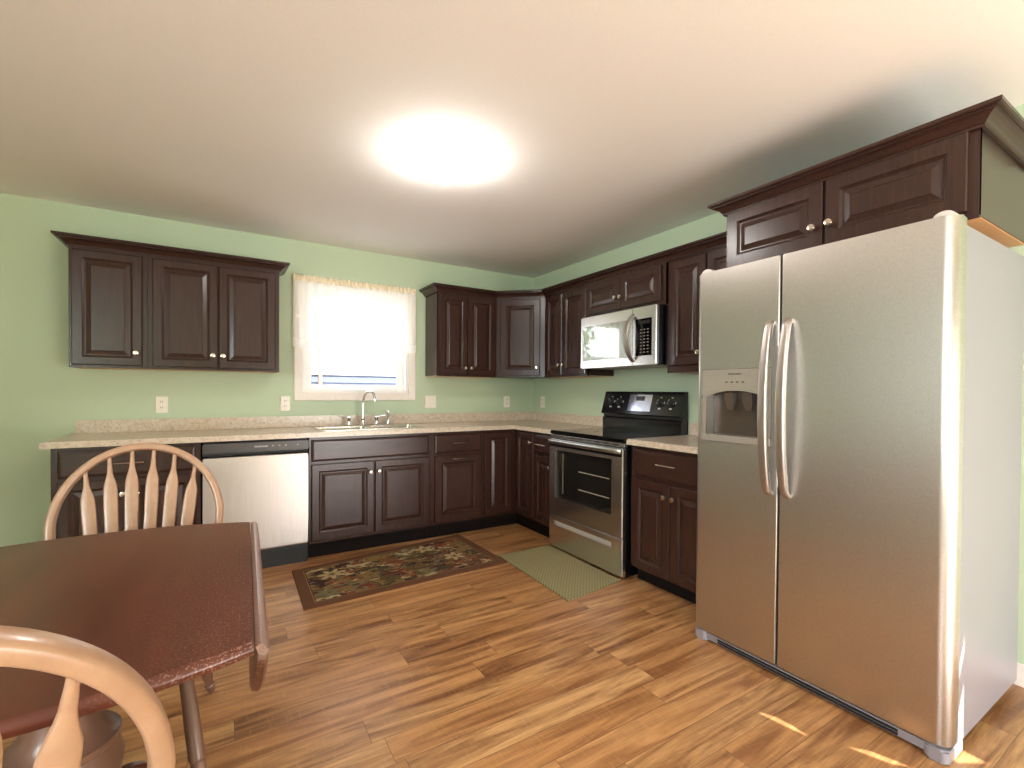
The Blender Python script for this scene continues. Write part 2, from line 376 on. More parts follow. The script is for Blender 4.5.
def cut(o, bmc):
    me = bpy.data.meshes.new('cutter'); bmesh.ops.recalc_face_normals(bmc, faces=bmc.faces); bmc.to_mesh(me); bmc.free()
    c = bpy.data.objects.new('cutter', me); COL.objects.link(c)
    par = o.parent; mwp = o.parent
    c.parent = o.parent
    m = o.modifiers.new('cut', 'BOOLEAN'); m.object = c; m.operation = 'DIFFERENCE'; m.solver = 'EXACT'
    bpy.context.view_layer.update()
    dg = bpy.context.evaluated_depsgraph_get()
    new = bpy.data.meshes.new_from_object(o.evaluated_get(dg)); old = o.data
    o.modifiers.remove(m); o.data = new; new.name = old.name
    bpy.data.objects.remove(c); return o
def text(name, s, size, mat, parent, M4, extrude=.0004):
    cu = bpy.data.curves.new(name, 'FONT'); cu.body = s; cu.size = size; cu.extrude = extrude
    cu.align_x = 'CENTER'; cu.align_y = 'CENTER'
    tmp = bpy.data.objects.new('t', cu); COL.objects.link(tmp); bpy.context.view_layer.update()
    me = bpy.data.meshes.new_from_object(tmp.evaluated_get(bpy.context.evaluated_depsgraph_get()))
    bpy.data.objects.remove(tmp); me.transform(M4); me.materials.clear(); me.materials.append(mat)
    o = bpy.data.objects.new(name, me); COL.objects.link(o); o.parent = parent; return o
FRONT = Matrix.Rotation(R(90), 4, 'X')       # text plane XY -> XZ facing -Y

def rings_panel(bm, x0, x1, z0, z1, yb, prof):
    """front of a panel: prof = list of (inset, depth toward -y); back at yb."""
    rs = []
    for ins, d in prof:
        a, b, c, e = x0+ins, x1-ins, z0+ins, z1-ins
        rs.append([(a, yb-d, c), (b, yb-d, c), (b, yb-d, e), (a, yb-d, e)])
    return loft(bm, rs)
DOORP = lambda w: [(0, 0), (0, .016), (.004, .020), (w, .020), (w+.003, .016), (w+.008, .0135), (w+.012, .010), (w+.018, .010), (w+.040, .0165), (w+.043, .0185)]
DRAWP = [(0, 0), (0, .013), (.003, .016), (.012, .0185), (.015, .020)]
def knob(parent, x, y, z, name='knob'):
    bm = B(); lathe(bm, [(.008, 0), (.006, .004), (.005, .012), (.009, .016), (.0155, .020), (.0165, .024), (.014, .029), (.006, .031)], 18,
                    Matrix.Translation((x, y, z)) @ Matrix.Rotation(R(90), 4, 'X'))
    return link(name, bm, M['nickel'], parent, True)
def pull(parent, x, y, z, L=.14, name='pull_handle'):
    bm = B(); pts = smooth_path([(x-L/2, y-.026, z), (x-L/4, y-.030, z), (x, y-.031, z), (x+L/4, y-.030, z), (x+L/2, y-.026, z)], 4)
    sweep(bm, pts, (.0055, .0045), Vector((0, 0, 1)), 10)
    for s in (-1, 1): rod(bm, (x+s*L*.36, y, z), (x+s*L*.36, y-.028, z), .0042)
    return link(name, bm, M['nickel'], parent, True)
def door_front(parent, x0, x1, z0, z1, yf, hw=None, frame=.048, name='door'):
    bm = B(); rings_panel(bm, x0, x1, z0, z1, yf, DOORP(min(frame, (x1-x0)*.22, (z1-z0)*.24)))
    d = link(name, bm, M['cab'], parent)
    if hw:
        (knob if hw[0] == 'k' else pull)(d, hw[1], yf-.019, hw[2])
    return d
def drawer_front(parent, x0, x1, z0, z1, yf, hw=None, name='drawer'):
    bm = B(); rings_panel(bm, x0, x1, z0, z1, yf, DRAWP); d = link(name, bm, M['cabh'], parent)
    if hw: pull(d, hw[1], yf-.019, hw[2])
    return d

# ------------------------------------------------------------------ room shell
H = 2.426; XL, YF = -5.6, -6.3
bm = B(); box(bm, XL-.2, .2, YF-.2, .2, -.12, 0); struct(link('floor', bm, M['floor']))
bm = B(); box(bm, XL-.2, .2, YF-.2, .2, H, H+.12); struct(link('ceiling', bm, M['ceiling']))
bm = B(); box(bm, XL-.2, .2, 0, .16, -.1, H+.05); wb = struct(link('wall_back', bm, M['wall']))
WX0, WX1, WZ0, WZ1 = -2.275, -1.385, 1.192, 2.085
bm = B(); box(bm, WX0, WX1, -.1, .3, WZ0, WZ1); cut(wb, bm)
bm = B(); box(bm, 0, .16, YF-.2, 0, -.1, H+.05); struct(link('wall_right', bm, M['wall']))
bm = B(); box(bm, XL-.16, XL, YF-.2, 0, -.1, H+.05); wl = struct(link('wall_left', bm, M['wall']))
bm = B(); box(bm, XL, 0, YF-.16, YF, -.1, H+.05); wf = struct(link('wall_front', bm, M['wall']))
bm = B(); box(bm, -1.8, -.1, YF-.3, YF+.1, -.001, 2.06); cut(wf, bm)
bm = B(); box(bm, XL-.3, XL+.1, -6.2, -5.0, .9, 2.1); cut(wl, bm)  # opening cut for the added left window
bm = B()
box(bm, -.014, 0, -6.28, -2.70, 0, .095, .004); struct(link('baseboard_right', bm, M['trim']))

# back window: casing, frame, sashes, panes
win = struct(empty('window_1', (0, 0, 0)))
def frame_mesh(bm, x0, x1, z0, z1, wdt, y0, y1, bev=.003, wb=None, wt=None):
    wb = wb or wdt; wt = wt or wdt
    box(bm, x0, x0+wdt, y0, y1, z0, z1, bev); box(bm, x1-wdt, x1, y0, y1, z0, z1, bev)
    box(bm, x0+wdt, x1-wdt, y0, y1, z0, z0+wb, bev); box(bm, x0+wdt, x1-wdt, y0, y1, z1-wt, z1, bev)
bm = B()
cp = [(0, 0), (0, .012), (.006, .016), (.050, .012), (.060, .009), (.066, .009)]
def casing(bm, x0, x1, z0, z1, prof, w_):
    rs = []
    for ins, d in [(0, 0)] + prof[1:] + [(w_, 0)]:
        rs.append([(x0+ins, -d, z0+ins), (x1-ins, -d, z0+ins), (x1-ins, -d, z1-ins), (x0+ins, -d, z1-ins)])
    loft(bm, rs, cap0=False, cap1=False)
casing(bm, -2.342, -1.316, 1.126, 2.150, cp, .067)
struct(link('window_casing', bm, M['trim'], win))
bm = B(); frame_mesh(bm, WX0, WX1, WZ0, WZ1, .022, .0, .15); struct(link('window_jamb', bm, M['vinyl'], win))
ZM = 1.60
def sash(name, z0, z1, y0, y1, wb_, wt_):
    bm = B(); frame_mesh(bm, WX0+.022, WX1-.022, z0, z1, .056, y0, y1, .004, wb_, wt_)
    s_ = struct(link(name, bm, M['vinyl'], win))
    bm = B(); box(bm, WX0+.075, WX1-.075, (y0+y1)/2-.003, (y0+y1)/2+.003, z0+wb_-.003, z1-wt_+.003)
    struct(link('pane', bm, M['glass'], s_))
sash('lower_sash', WZ0+.022, ZM+.018, .070, .102, .050, .036)
sash('upper_sash', ZM-.018, WZ1-.022, .104, .136, .036, .060)
bm = B(); box(bm, -1.86, -1.80, .058, .074, ZM+.012, ZM+.026, .004); struct(link('sash_lock', bm, M['vinyl'], win))

# openings behind the camera
dr = struct(empty('door_1', (0, 0, 0)))
bm = B(); frame_mesh(bm, -1.8, -.1, 0, 2.06, .05, YF-.12, YF-.02); box(bm, -.62, -.55, YF-.12, YF-.02, .05, 2.01); struct(link('door_frame', bm, M['vinyl'], dr))
# unseen panel added over the door's upper half; its holes shape sun slivers
bm = B(); box(bm, -1.75, -.15, YF-.06, YF-.058, 1.2, 2.02); bl = struct(link('sun_mask', bm, M['white'], dr))
def sun_hole(pts):
    yb_ = YF-.059; q = []
    for x, y, z in pts:
        t_ = (y-yb_)/sun_dir.y; q.append((x-sun_dir.x*t_, z-sun_dir.z*t_))
    bm = B(); loft(bm, [[(x, y_, z) for x, z in q] for y_ in (YF-.08, YF-.04)]); cut(bl, bm)
sun_hole([(-1.108, -3.155, 0), (-1.074, -3.20, 0), (-1.066, -3.26, 0), (-1.074, -3.325, 0), (-1.090, -3.26, 0)])
sun_hole([(-1.012, -3.42, 0), (-.965, -3.47, 0), (-.93, -3.575, 0), (-.972, -3.53, 0)])
sun_hole([(-.690, -3.645, .40), (-.745, -3.645, .31), (-.745, -3.645, .26), (-.695, -3.645, .34)])
sun_hole([(-.690, -3.645, .24), (-.775, -3.645, .10), (-.775, -3.645, .0), (-.690, -3.645, -.03)])
w2 = struct(empty('fill_window', (0, 0, 0)))  # left window added out of view to brighten the right-hand wall
bm = B()
for y0, y1 in ((-6.2, -6.15), (-5.05, -5.0), (-5.625, -5.575)): box(bm, XL-.12, XL-.03, y0, y1, .9, 2.1)
box(bm, XL-.12, XL-.03, -6.15, -5.05, .9, .95); box(bm, XL-.12, XL-.03, -6.15, -5.05, 2.05, 2.1)
struct(link('fill_window_frame', bm, M['vinyl'], w2))

# ------------------------------------------------------------------ cabinets
RZ = R(-90)
def back_unit(name, x0): return empty(name, (x0, 0, 0), 0)
def right_unit(name, y0): return empty(name, (0, y0, 0), RZ)
TK = .118
def base_box(t, wd, d=.59, right_side=True):
    bm = B(); box(bm, 0, wd, -d, -.003, TK, .880); link('carcass', bm, M['cab'], t)
    bm = B(); box(bm, 0, wd, -d+.065, -.003, .001, TK); link('toe_kick', bm, M['toekick'], t)
BF = -.59      # face of base carcasses; fronts stand .02 proud
# A: left end cabinet
t = tag(back_unit('base_cabinet', -3.653), 'espresso base cabinet at the left end of the counter, behind the arched chair', 'cabinet', 'base cabinets')
base_box(t, .70)
drawer_front(t, .03, .67, .706, .858, BF, ('p', .347, .778))
door_front(t, .03, .345, .142, .684, BF, ('k', .317, .596)); door_front(t, .355, .67, .142, .684, BF, ('k', .383, .596))
# C: sink cabinet
t = tag(back_unit('base_cabinet', -2.312), 'wide espresso base cabinet under the sink, with a blank top panel and two doors', 'cabinet', 'base cabinets')
base_box(t, .908)
bm = B(); box(bm, .02, .897, -.575, -.02, .6, .9); cut(t.children[0], bm)
drawer_front(t, .014, .895, .706, .858, BF, None, 'false_drawer_front')
door_front(t, .014, .453, .142, .684, BF, ('k', .425, .603)); door_front(t, .463, .895, .142, .684, BF, ('k', .489, .605))
# D: pull-out cabinet
t = tag(back_unit('base_cabinet', -1.402), 'narrow espresso base cabinet right of the sink, with two stacked bar pulls', 'cabinet', 'base cabinets')
base_box(t, .484)
drawer_front(t, .036, .462, .706, .858, BF, ('p', .25, .785)); door_front(t, .036, .462, .142, .684, BF, ('p', .25, .655), .058)
# E: corner cabinet
t = tag(empty('corner_base_cabinet', (0, 0, 0)), 'espresso corner base cabinet with two door leaves meeting at the inside corner', 'cabinet', 'base cabinets')
bm = B(); prism(bm, [(-.916, -.003), (-.003, -.003), (-.003, -.908), (-.59, -.908), (-.59, -.59), (-.916, -.59)], TK, .880); link('carcass', bm, M['cab'], t)
bm = B(); prism(bm, [(-.916, -.003), (-.003, -.003), (-.003, -.908), (-.525, -.908), (-.525, -.525), (-.916, -.525)], .001, TK); link('toe_kick', bm, M['toekick'], t)
door_front(t, -.906, -.632, .142, .858, BF, None, .052)
bm = B(); rings_panel(bm, .632, .90, .142, .858, BF, DOORP(.052)); bmesh.ops.transform(bm, matrix=Matrix.Rotation(RZ, 4, 'Z'), verts=bm.verts)
d = link('door', bm, M['cab'], t)
k = knob(d, .868, BF-.019, .782); k.data.transform(Matrix.Rotation(RZ, 4, 'Z'))
# F: narrow cabinet between corner and range
t = tag(right_unit('base_cabinet', -.909), 'slim espresso base cabinet between the inside corner and the range', 'cabinet', 'base cabinets')
base_box(t, .276)
drawer_front(t, .014, .262, .706, .858, BF, ('p', .125, .78)); door_front(t, .014, .262, .142, .684, BF, ('k', .236, .605))
# H: cabinet between range and refrigerator
t = tag(right_unit('base_cabinet', -2.004), 'espresso base cabinet between the range and the refrigerator, with one drawer over two doors', 'cabinet', 'base cabinets')
base_box(t, .632)
drawer_front(t, .024, .612, .690, .858, BF, ('p', .306, .782)); door_front(t, .024, .316, .106, .668, BF, ('k', .286, .593)); door_front(t, .323, .612, .106, .668, BF, ('k', .352, .593))

UB, UT, UD = 1.346, 2.104, .293
def upper_box(t, wd, z0=UB, z1=UT, d=UD, side=None):
    bm = B(); box(bm, 0, wd, -d, -.003, z0+.006, z1); link('carcass', bm, side or M['cabside'], t)
    bm = B(); box(bm, 0, wd, -d-.001, -d+.018, z0, z1); link('face_frame', bm, M['cab'], t)
    bm = B(); box(bm, .004, wd-.004, -d+.02, -.004, z0+.001, z0+.005); link('bottom_panel', bm, M['under'], t)
UF = -UD-.001
t = tag(back_unit('wall_cabinet', -3.636), 'single-door espresso wall cabinet at the far left, hung on the green wall', 'cabinet', 'wall cabinets'); upper_box(t, .384)
door_front(t, .016, .358, 1.363, 2.070, UF, ('k', .328, 1.446))
t = tag(back_unit('wall_cabinet', -3.250), 'two-door espresso wall cabinet just left of the window', 'cabinet', 'wall cabinets'); upper_box(t, .774)
door_front(t, .026, .388, 1.363, 2.070, UF, ('k', .36, 1.449)); door_front(t, .395, .747, 1.363, 2.070, UF, ('k', .42, 1.449))
t = tag(back_unit('wall_cabinet', -1.219), 'two-door espresso wall cabinet just right of the window', 'cabinet', 'wall cabinets'); upper_box(t, .594)
door_front(t, .02, .285, 1.363, 2.070, UF, ('k', .258, 1.424), .045); door_front(t, .291, .572, 1.363, 2.070, UF, ('k', .318, 1.424), .045)
# diagonal corner cabinet
t = tag(empty('wall_cabinet', (-.623, -.293, 0), R(-45)), 'diagonal espresso corner wall cabinet with one wide door', 'cabinet', 'wall cabinets')
inv = (Matrix.Translation((-.623, -.293, 0)) @ Matrix.Rotation(R(-45), 4, 'Z')).inverted()
pl = [(-.622, -.003), (-.003, -.003), (-.003, -.622), (-.293, -.622), (-.622, -.294)]
pl = [(inv @ Vector((x, y, 0))).to_2d()[:] for x, y in pl]
bm = B(); prism(bm, pl, UB+.004, UT); link('carcass', bm, M['cab'], t)
DW_ = .33*math.sqrt(2)
door_front(t, .045, DW_-.045, 1.363, 2.070, -.001, ('k', DW_-.075, 1.435), .055)
t = tag(right_unit('wall_cabinet', -.625), 'two-door espresso wall cabinet between the diagonal corner and the microwave', 'cabinet', 'wall cabinets'); upper_box(t, .598)
door_front(t, .034, .270, 1.363, 2.070, UF, ('k', .247, 1.45), .045); door_front(t, .277, .585, 1.363, 2.070, UF, ('k', .306, 1.45), .05)
t = tag(right_unit('wall_cabinet', -1.225), 'short espresso wall cabinet directly above the microwave', 'cabinet', 'wall cabinets'); upper_box(t, .806, 1.806, 2.0875, .313)
door_front(t, .013, .390, 1.832, 2.072, -.314, ('k', .36, 1.92), .05); door_front(t, .398, .775, 1.832, 2.072, -.314, ('k', .413, 1.918), .05)
t = tag(right_unit('wall_cabinet', -2.033), 'tall espresso wall cabinet between the microwave and the refrigerator', 'cabinet', 'wall cabinets'); upper_box(t, .622)
door_front(t, .024, .298, 1.392, 2.074, UF, ('k', .264, 1.467), .05); door_front(t, .308, .585, 1.392, 2.074, UF, ('k', .34, 1.467), .05)
# deep cabinet over the refrigerator
t = tag(right_unit('wall_cabinet', -2.660), 'deep espresso cabinet above the refrigerator, its grey-green side panel facing the room', 'cabinet', 'wall cabinets')
FZ0, FZ1 = 1.838, 2.158
upper_box(t, .966, FZ0, FZ1, .592)
door_front(t, .014, .468, FZ0+.022, FZ1-.016, -.593, ('k', .434, 1.945), .055); door_front(t, .478, .938, FZ0+.022, FZ1-.016, -.593, ('k', .503, 1.948), .055)

CROWN = [(0, 0), (.010, 0), (.010, .009), (.015, .012), (.020, .020), (.031, .031), (.043, .037), (.049, .038), (.049, .044), (.058, .045), (.063, .049), (.063, .061), (0, .061)]
def crown(path, z, label, prof=CROWN):
    bm = B(); pts = [Vector((x, y)) for x, y in path]; n = len(pts); rings = []
    nor = []
    for i in range(n-1):
        d = (pts[i+1]-pts[i]).normalized(); nor.append(Vector((d.y, -d.x)))
    for i, p in enumerate(pts):
        if i == 0: m = nor[0]
        elif i == n-1: m = nor[-1]
        else:
            m = nor[i-1]+nor[i]; m = m/(m.dot(nor[i]))
        rings.append([(p.x+m.x*o_, p.y+m.y*o_, z+h_) for o_, h_ in prof])
    loft(bm, rings)
    return tag(link('crown_moulding', bm, M['cab']), label, 'moulding', 'crown mouldings on the wall cabinets')
cz = 2.0885
crown([(-3.638, -.0), (-3.638, -UD-.003), (-2.474, -UD-.003), (-2.474, 0)], cz, 'espresso crown moulding capping the pair of cabinets left of the window')
crown([(-1.221, -.0), (-1.221, -UD-.003), (-.626, -UD-.003), (-UD-.003, -.626), (-UD-.003, -2.593)], cz, 'long espresso crown moulding running round the corner to the refrigerator cabinet')
crown([(0, -2.655), (-.597, -2.655), (-.597, -3.63), (-.001, -3.63)], 2.141, 'espresso crown moulding capping the deep cabinet over the refrigerator')

# ------------------------------------------------------------------ counters
bm = B()
prism(bm, [(-3.688, -.004), (-3.688, -.635), (-.635, -.635), (-.635, -1.187), (-.004, -1.187), (-.004, -.004)], .881, .916, .006, 3)
ct = tag(link('countertop', bm, M['lam'], None), 'long speckled beige L-shaped countertop that holds the sink', 'countertop')
SX0, SX1, SY0, SY1 = -2.235, -1.405, -.555, -.085
bm = B(); box(bm, SX0+.015, SX1-.015, SY0+.015, SY1-.015, .8, 1.0); cut(ct, bm)
bm = B(); prism(bm, [(-3.66, -.003), (-3.66, -.022), (-.022, -.022), (-.022, -1.187), (-.003, -1.187), (-.003, -.003)], .9165, 1.003, .004)
link('backsplash', bm, M['lam'], ct)
bm = B(); prism(bm, [(-.635, -2.001), (-.635, -2.64), (-.004, -2.64), (-.004, -2.001)], .881, .916, .006, 3)
c2 = tag(link('countertop', bm, M['lam']), 'short speckled countertop between the range and the refrigerator', 'countertop')
bm = B(); prism(bm, [(-.022, -2.001), (-.022, -2.64), (-.003, -2.64), (-.003, -2.001)], .9165, 1.003, .004); link('backsplash', bm, M['lam'], c2)

# ------------------------------------------------------------------ sink and tap
t = tag(empty('kitchen_sink', (-1.82, -.32, .916)), 'double-bowl stainless steel sink set into the counter under the window', 'sink')
hx, hy = (SX1-SX0)/2, (SY1-SY0)/2
def rrect(x0, x1, y0, y1, r, z, n=5):
    pts = []
    for cx, cy, a0 in ((x1-r, y1-r, 0), (x0+r, y1-r, 90), (x0+r, y0+r, 180), (x1-r, y0+r, 270)):
        for k in range(n+1):
            a = R(a0+90*k/n); pts.append((cx+r*math.cos(a), cy+r*math.sin(a), z))
    return pts
bm = B()
loft(bm, [rrect(-hx, hx, -hy, hy, .03, .0005), rrect(-hx, hx, -hy, hy, .03, .004), rrect(-hx+.006, hx-.006, -hy+.006, hy-.006, .03, .006), rrect(-hx+.016, hx-.016, -hy+.016, hy-.016, .025, .004)])
rim = link('rim', bm, M['steel_sink'], t, True)
bm = B(); box(bm, -hx+.03, -.015, -hy+.03, hy-.085, -.2, .1); cut(rim, bm)
bm = B(); box(bm, .015, hx-.03, -hy+.03, hy-.085, -.2, .1); cut(rim, bm)
for a0, a1 in ((-hx+.03, -.015), (.015, hx-.03)):
    bm = B(); y0, y1 = -hy+.03, hy-.085
    rr_ = [rrect(a0-.004, a1+.004, y0-.004, y1+.004, .012, .003), rrect(a0, a1, y0, y1, .02, -.004), rrect(a0+.006, a1-.006, y0+.006, y1-.006, .04, -.15), rrect(a0+.04, a1-.04, y0+.04, y1-.04, .05, -.17)]
    loft(bm, rr_, cap0=False); bw = link('bowl', bm, M['steel_sink'], t, True)
    bm = B(); lathe(bm, [(.04, 0), (.04, .003), (.03, .004), (.012, .001)], 20, Matrix.Translation(((a0+a1)/2, (y0+y1)/2, -.1695))); link('drain', bm, M['chrome'], bw, True)
FX, FY, FZ = -1.822, -.125, .921
t = tag(empty('kitchen_tap', (FX, FY, FZ)), 'chrome gooseneck tap with two lever handles behind the sink', 'tap')
bm = B(); lathe(bm, [(.026, .001), (.026, .006), (.02, .012), (.016, .03), (.019, .055), (.019, .065), (.013, .075)], 20); link('base', bm, M['chrome'], t, True)
pts = smooth_path([(0, 0, .06), (0, 0, .15), (.002, -.006, .215), (.012, -.035, .265), (.03, -.085, .287), (.048, -.135, .272), (.056, -.160, .225)], 7)
bm = B(); sweep(bm, pts, (.0105, .0105), Vector((1, 0.01, 0)), 12); lathe(bm, [(.0135, 0), (.0135, .018), (.010, .022)], 14, Matrix.Translation(pts[-1]) @ Matrix.Rotation(R(180), 4, 'X') ); link('spout', bm, M['chrome'], t, True)
for s in (-1, 1):
    bm = B(); x = s*.115
    lathe(bm, [(.024, .001), (.024, .006), (.016, .014), (.014, .045), (.018, .055), (.018, .068), (.008, .076)], 18, Matrix.Translation((x, 0, 0)))
    sweep(bm, [(x, 0, .066), (x+s*.03, -.005, .074), (x+s*.06, -.01, .08), (x+s*.085, -.012, .082)], [(.006, .006), (.005, .005), (.006, .005), (.008, .005)], Vector((0, 0, 1)), 10)
    link('lever_handle', bm, M['chrome'], t, True)
t = tag(empty('side_sprayer', (-1.605, -.125, FZ)), 'chrome side sprayer standing right of the tap handles', 'sprayer')
bm = B(); lathe(bm, [(.022, .001), (.022, .006), (.016, .012), (.015, .03)], 18); link('base', bm, M['chrome'], t, True)
bm = B(); lathe(bm, [(.010, .03), (.012, .045), (.011, .075), (.015, .09), (.016, .115), (.010, .122)], 18); link('spray_head', bm, M['chrome'], t, True)

# ------------------------------------------------------------------ dishwasher
t = tag(back_unit('dishwasher', -2.950), 'stainless steel dishwasher with a dark control strip, between two base cabinets', 'dishwasher')
bm = B(); box(bm, .006, .630, -.56, -.01, .1, .868); link('tub', bm, M['blackm'], t)
bm = B()
prof = [(-.570, .135), (-.605, .135), (-.616, .150), (-.622, .30), (-.624, .55), (-.622, .72), (-.612, .772), (-.596, .782), (-.570, .782)]
rings = [[(x, y, z) for y, z in prof] for x in (.008, .628)]
loft(bm, rings); bmesh.ops.bevel(bm, geom=[e for e in bm.edges if abs(e.verts[0].co.x-e.verts[1].co.x) < 1e-5 and e.verts[0].co.y < -.59 and e.verts[1].co.y < -.59], offset=.006, segments=2, affect='EDGES')
link('door_panel', bm, M['steel_dw'], t, True)
bm = B(); box(bm, .006, .630, -.628, -.562, .802, .866, .006); stp = link('control_strip', bm, M['dwstrip'], t)
bm = B(); box(bm, .006, .630, -.585, -.562, .783, .802); link('grip_recess', bm, M['dark'], t)
text('lettering', 'FRIGIDAIRE', .016, M['mark'], stp, Matrix.Translation((.335, -.6285, .836)) @ FRONT)
for x in (.405, .445, .485, .56):
    bm = B(); lathe(bm, [(.006, 0), (.006, .0015), (.004, .002)], 12, Matrix.Translation((x, -.628, .838)) @ Matrix.Rotation(R(90), 4, 'X')); link('button', bm, M['greyplastic'], stp)
bm = B(); box(bm, .006, .630, -.585, -.54, .001, .128, .003); link('kick_plate', bm, M['blackm'], t)

# ------------------------------------------------------------------ range
t = tag(right_unit('range', -1.193), 'stainless steel electric range with a black glass cooktop and oven window', 'range')
RW = .800
bm = B(); box(bm, .004, RW-.004, -.615, -.03, .02, .885); link('body', bm, M['black'], t)
bm = B(); box(bm, 0, RW, -.648, -.03, .886, .916, .007, 3); ck = link('cooktop', bm, M['blackglass'], t)
for bx, by, rr in ((.21, -.47, .105), (.59, -.47, .085), (.21, -.22, .085), (.59, -.22, .105)):
    bm = B()
    rs = [[(bx+r_*math.cos(2*math.pi*i/40), by+r_*math.sin(2*math.pi*i/40), z_) for i in range(40)] for r_, z_ in ((rr, .9162), (rr, .9166), (rr-.006, .9166), (rr-.006, .9162))]
    loft(bm, rs, cap0=False, cap1=False); link('burner_ring', bm, M['ring'], ck)
bm = B(); box(bm, .004, RW-.004, -.640, -.612, .858, .884, .003); vt = link('vent_strip', bm, M['steel_app'], t)
for i in range(8):
    bm = B(); x = .06+i*.09; box(bm, x, x+.055, -.6415, -.6395, .868, .874); link('vent_slot', bm, M['dark'], vt)
bm = B(); box(bm, .004, RW-.004, -.655, -.616, .272, .852, .006); od = link('oven_door', bm, M['steel_app'], t)
bm = B(); box(bm, .080, RW-.105, -.70, -.630, .405, .772); cut(od, bm)
bm = B(); box(bm, .081, RW-.106, -.646, -.643, .406, .771); link('oven_window', bm, M['ovenglass'], od)
bm = B(); box(bm, .0805, RW-.1055, -.632, -.628, .4055, .7715); link('oven_interior', bm, M['dark'], od)
for z in (.505, .635):
    bm = B(); rod(bm, (.34, -.6375, z), (.655, -.6375, z), .0034); link('oven_rack', bm, M['hingegrey'], od, True)
bm = B(); rod(bm, (.155, -.637, .44), (.155, -.637, .745), .005); link('rack_guide', bm, M['greyplastic'], od, True)
bm = B(); box(bm, .012, RW-.012, -.6575, -.655, .795, .845); link('handle_shade', bm, M['black'], od)  # black strip standing in for the shade beneath the oven handle
pts = smooth_path([(.012, -.664, .832), (.05, -.682, .834), (.2, -.690, .835), (RW/2, -.693, .835), (RW-.2, -.690, .835), (RW-.05, -.682, .834), (RW-.012, -.664, .832)], 5)
bm = B(); sweep(bm, pts, (.009, .015), Vector((0, 0, 1)), 14, 3); link('oven_handle', bm, M['steel_app'], od, True)
bm = B(); box(bm, .004, RW-.004, -.652, -.616, .020, .266, .005); dw = link('storage_drawer', bm, M['steel_app'], t)
bm = B(); box(bm, .075, RW-.105, -.70, -.630, .188, .224); cut(dw, bm)
bm = B(); box(bm, .076, RW-.106, -.6325, -.6285, .1885, .2235); link('drawer_grip', bm, M['hingegrey'], dw)
bm = B(); box(bm, .03, RW-.03, -.60, -.05, .001, .0195); link('kick_base', bm, M['dark'], t)
# backguard
bm = B(); prof = [(-.026, .917), (-.095, .917), (-.095, 1.005), (-.082, 1.015), (-.082, 1.034), (-.108, 1.036), (-.112, 1.046), (-.064, 1.212), (-.056, 1.220), (-.026, 1.220)]
loft(bm, [[(x, y, z) for y, z in prof] for x in (.0, RW)]); bg = link('backguard', bm, M['black'], t)
sl = math.atan2(.048, .166)
def on_guard(x, f, off=0.0): return Vector((x, -.112+.048*f-math.cos(sl)*off, 1.046+.166*f+math.sin(sl)*off))
GR = Matrix.Rotation(R(90)-sl, 4, 'X')
for x in (.095, .190, .605, .705):
    bm = B(); Mx = Matrix.Translation(on_guard(x, .55)) @ GR
    lathe(bm, [(.027, 0), (.027, .003), (.023, .006), (.021, .022), (.017, .025)], 20, Mx); box(bm, -.006, .006, -.023, .023, .018, .031, .002, 2, Mx); kb = link('control_knob', bm, M['blackm'], bg, True)
    bm = B(); box(bm, -.0015, .0015, .006, .021, .031, .0316, 0, 1, Mx); link('pointer_line', bm, M['mark'], kb)
    for q_ in ((-.040, -.034, -.006, .010), (.034, .040, -.006, .010), (-.012, .012, -.048, -.038), (-.008, .008, .038, .042)):
        bm = B(); box(bm, *q_, .0002, .0008, 0, 1, Mx); link('knob_marking', bm, M['mark'], bg)
Mx = Matrix.Translation(on_guard(.405, .55)) @ GR
bm = B(); box(bm, -.115, .115, -.072, .062, .0, .003, .001, 1, Mx); dp = link('control_display', bm, M['display'], bg)
bm = B(); box(bm, -.045, .045, .012, .048, .0032, .0036, 0, 1, Mx); link('clock_window', bm, M['blackglass'], dp)

# ------------------------------------------------------------------ microwave
t = tag(right_unit('microwave', -1.266), 'stainless over-the-range microwave with a curved handle, hung above the range', 'microwave')
MW = .768
bm = B(); box(bm, 0, MW, -.373, -.006, 1.402, 1.800, .003); link('body', bm, M['black'], t)
bm = B(); box(bm, 0, MW, -.406, -.374, 1.402, 1.798, .006); fr = link('front_panel', bm, M['steel_app'], t)
bm = B(); box(bm, .026, .545, -.4085, -.4065, 1.458, 1.722, .001, 1); link('door_window', bm, M['mwglass'], fr)
bm = B(); box(bm, .585, .728, -.4085, -.4065, 1.464, 1.716, .001, 1); cp_ = link('control_panel', bm, M['blackglass'], fr)
for r_ in range(8):
    for c_ in range(3):
        bm = B(); box(bm, .628+c_*.031, .642+c_*.031, -.4092, -.4085, 1.484+r_*.022, 1.490+r_*.022); link('button', bm, M['greyplastic'], cp_)
bm = B(); box(bm, .615, .715, -.4092, -.4085, 1.680, 1.702); link('display', bm, M['dark'], cp_)
bm = B(); box(bm, .556, .558, -.4075, -.4055, 1.404, 1.796); link('door_seam', bm, M['dark'], fr)
pts = smooth_path([(.566, -.407, 1.430), (.566, -.440, 1.462), (.566, -.470, 1.52), (.566, -.482, 1.59), (.566, -.470, 1.66), (.566, -.440, 1.718), (.566, -.407, 1.750)], 6)
bm = B(); sweep(bm, pts, (.021, .008), Vector((0, -1, 0.001)), 14, 3); link('handle', bm, M['steel_dw'], fr, True)
bm = B(); box(bm, .06, MW-.06, -.36, -.06, 1.398, 1.4025); link('grease_filter', bm, M['greyplastic'], t)

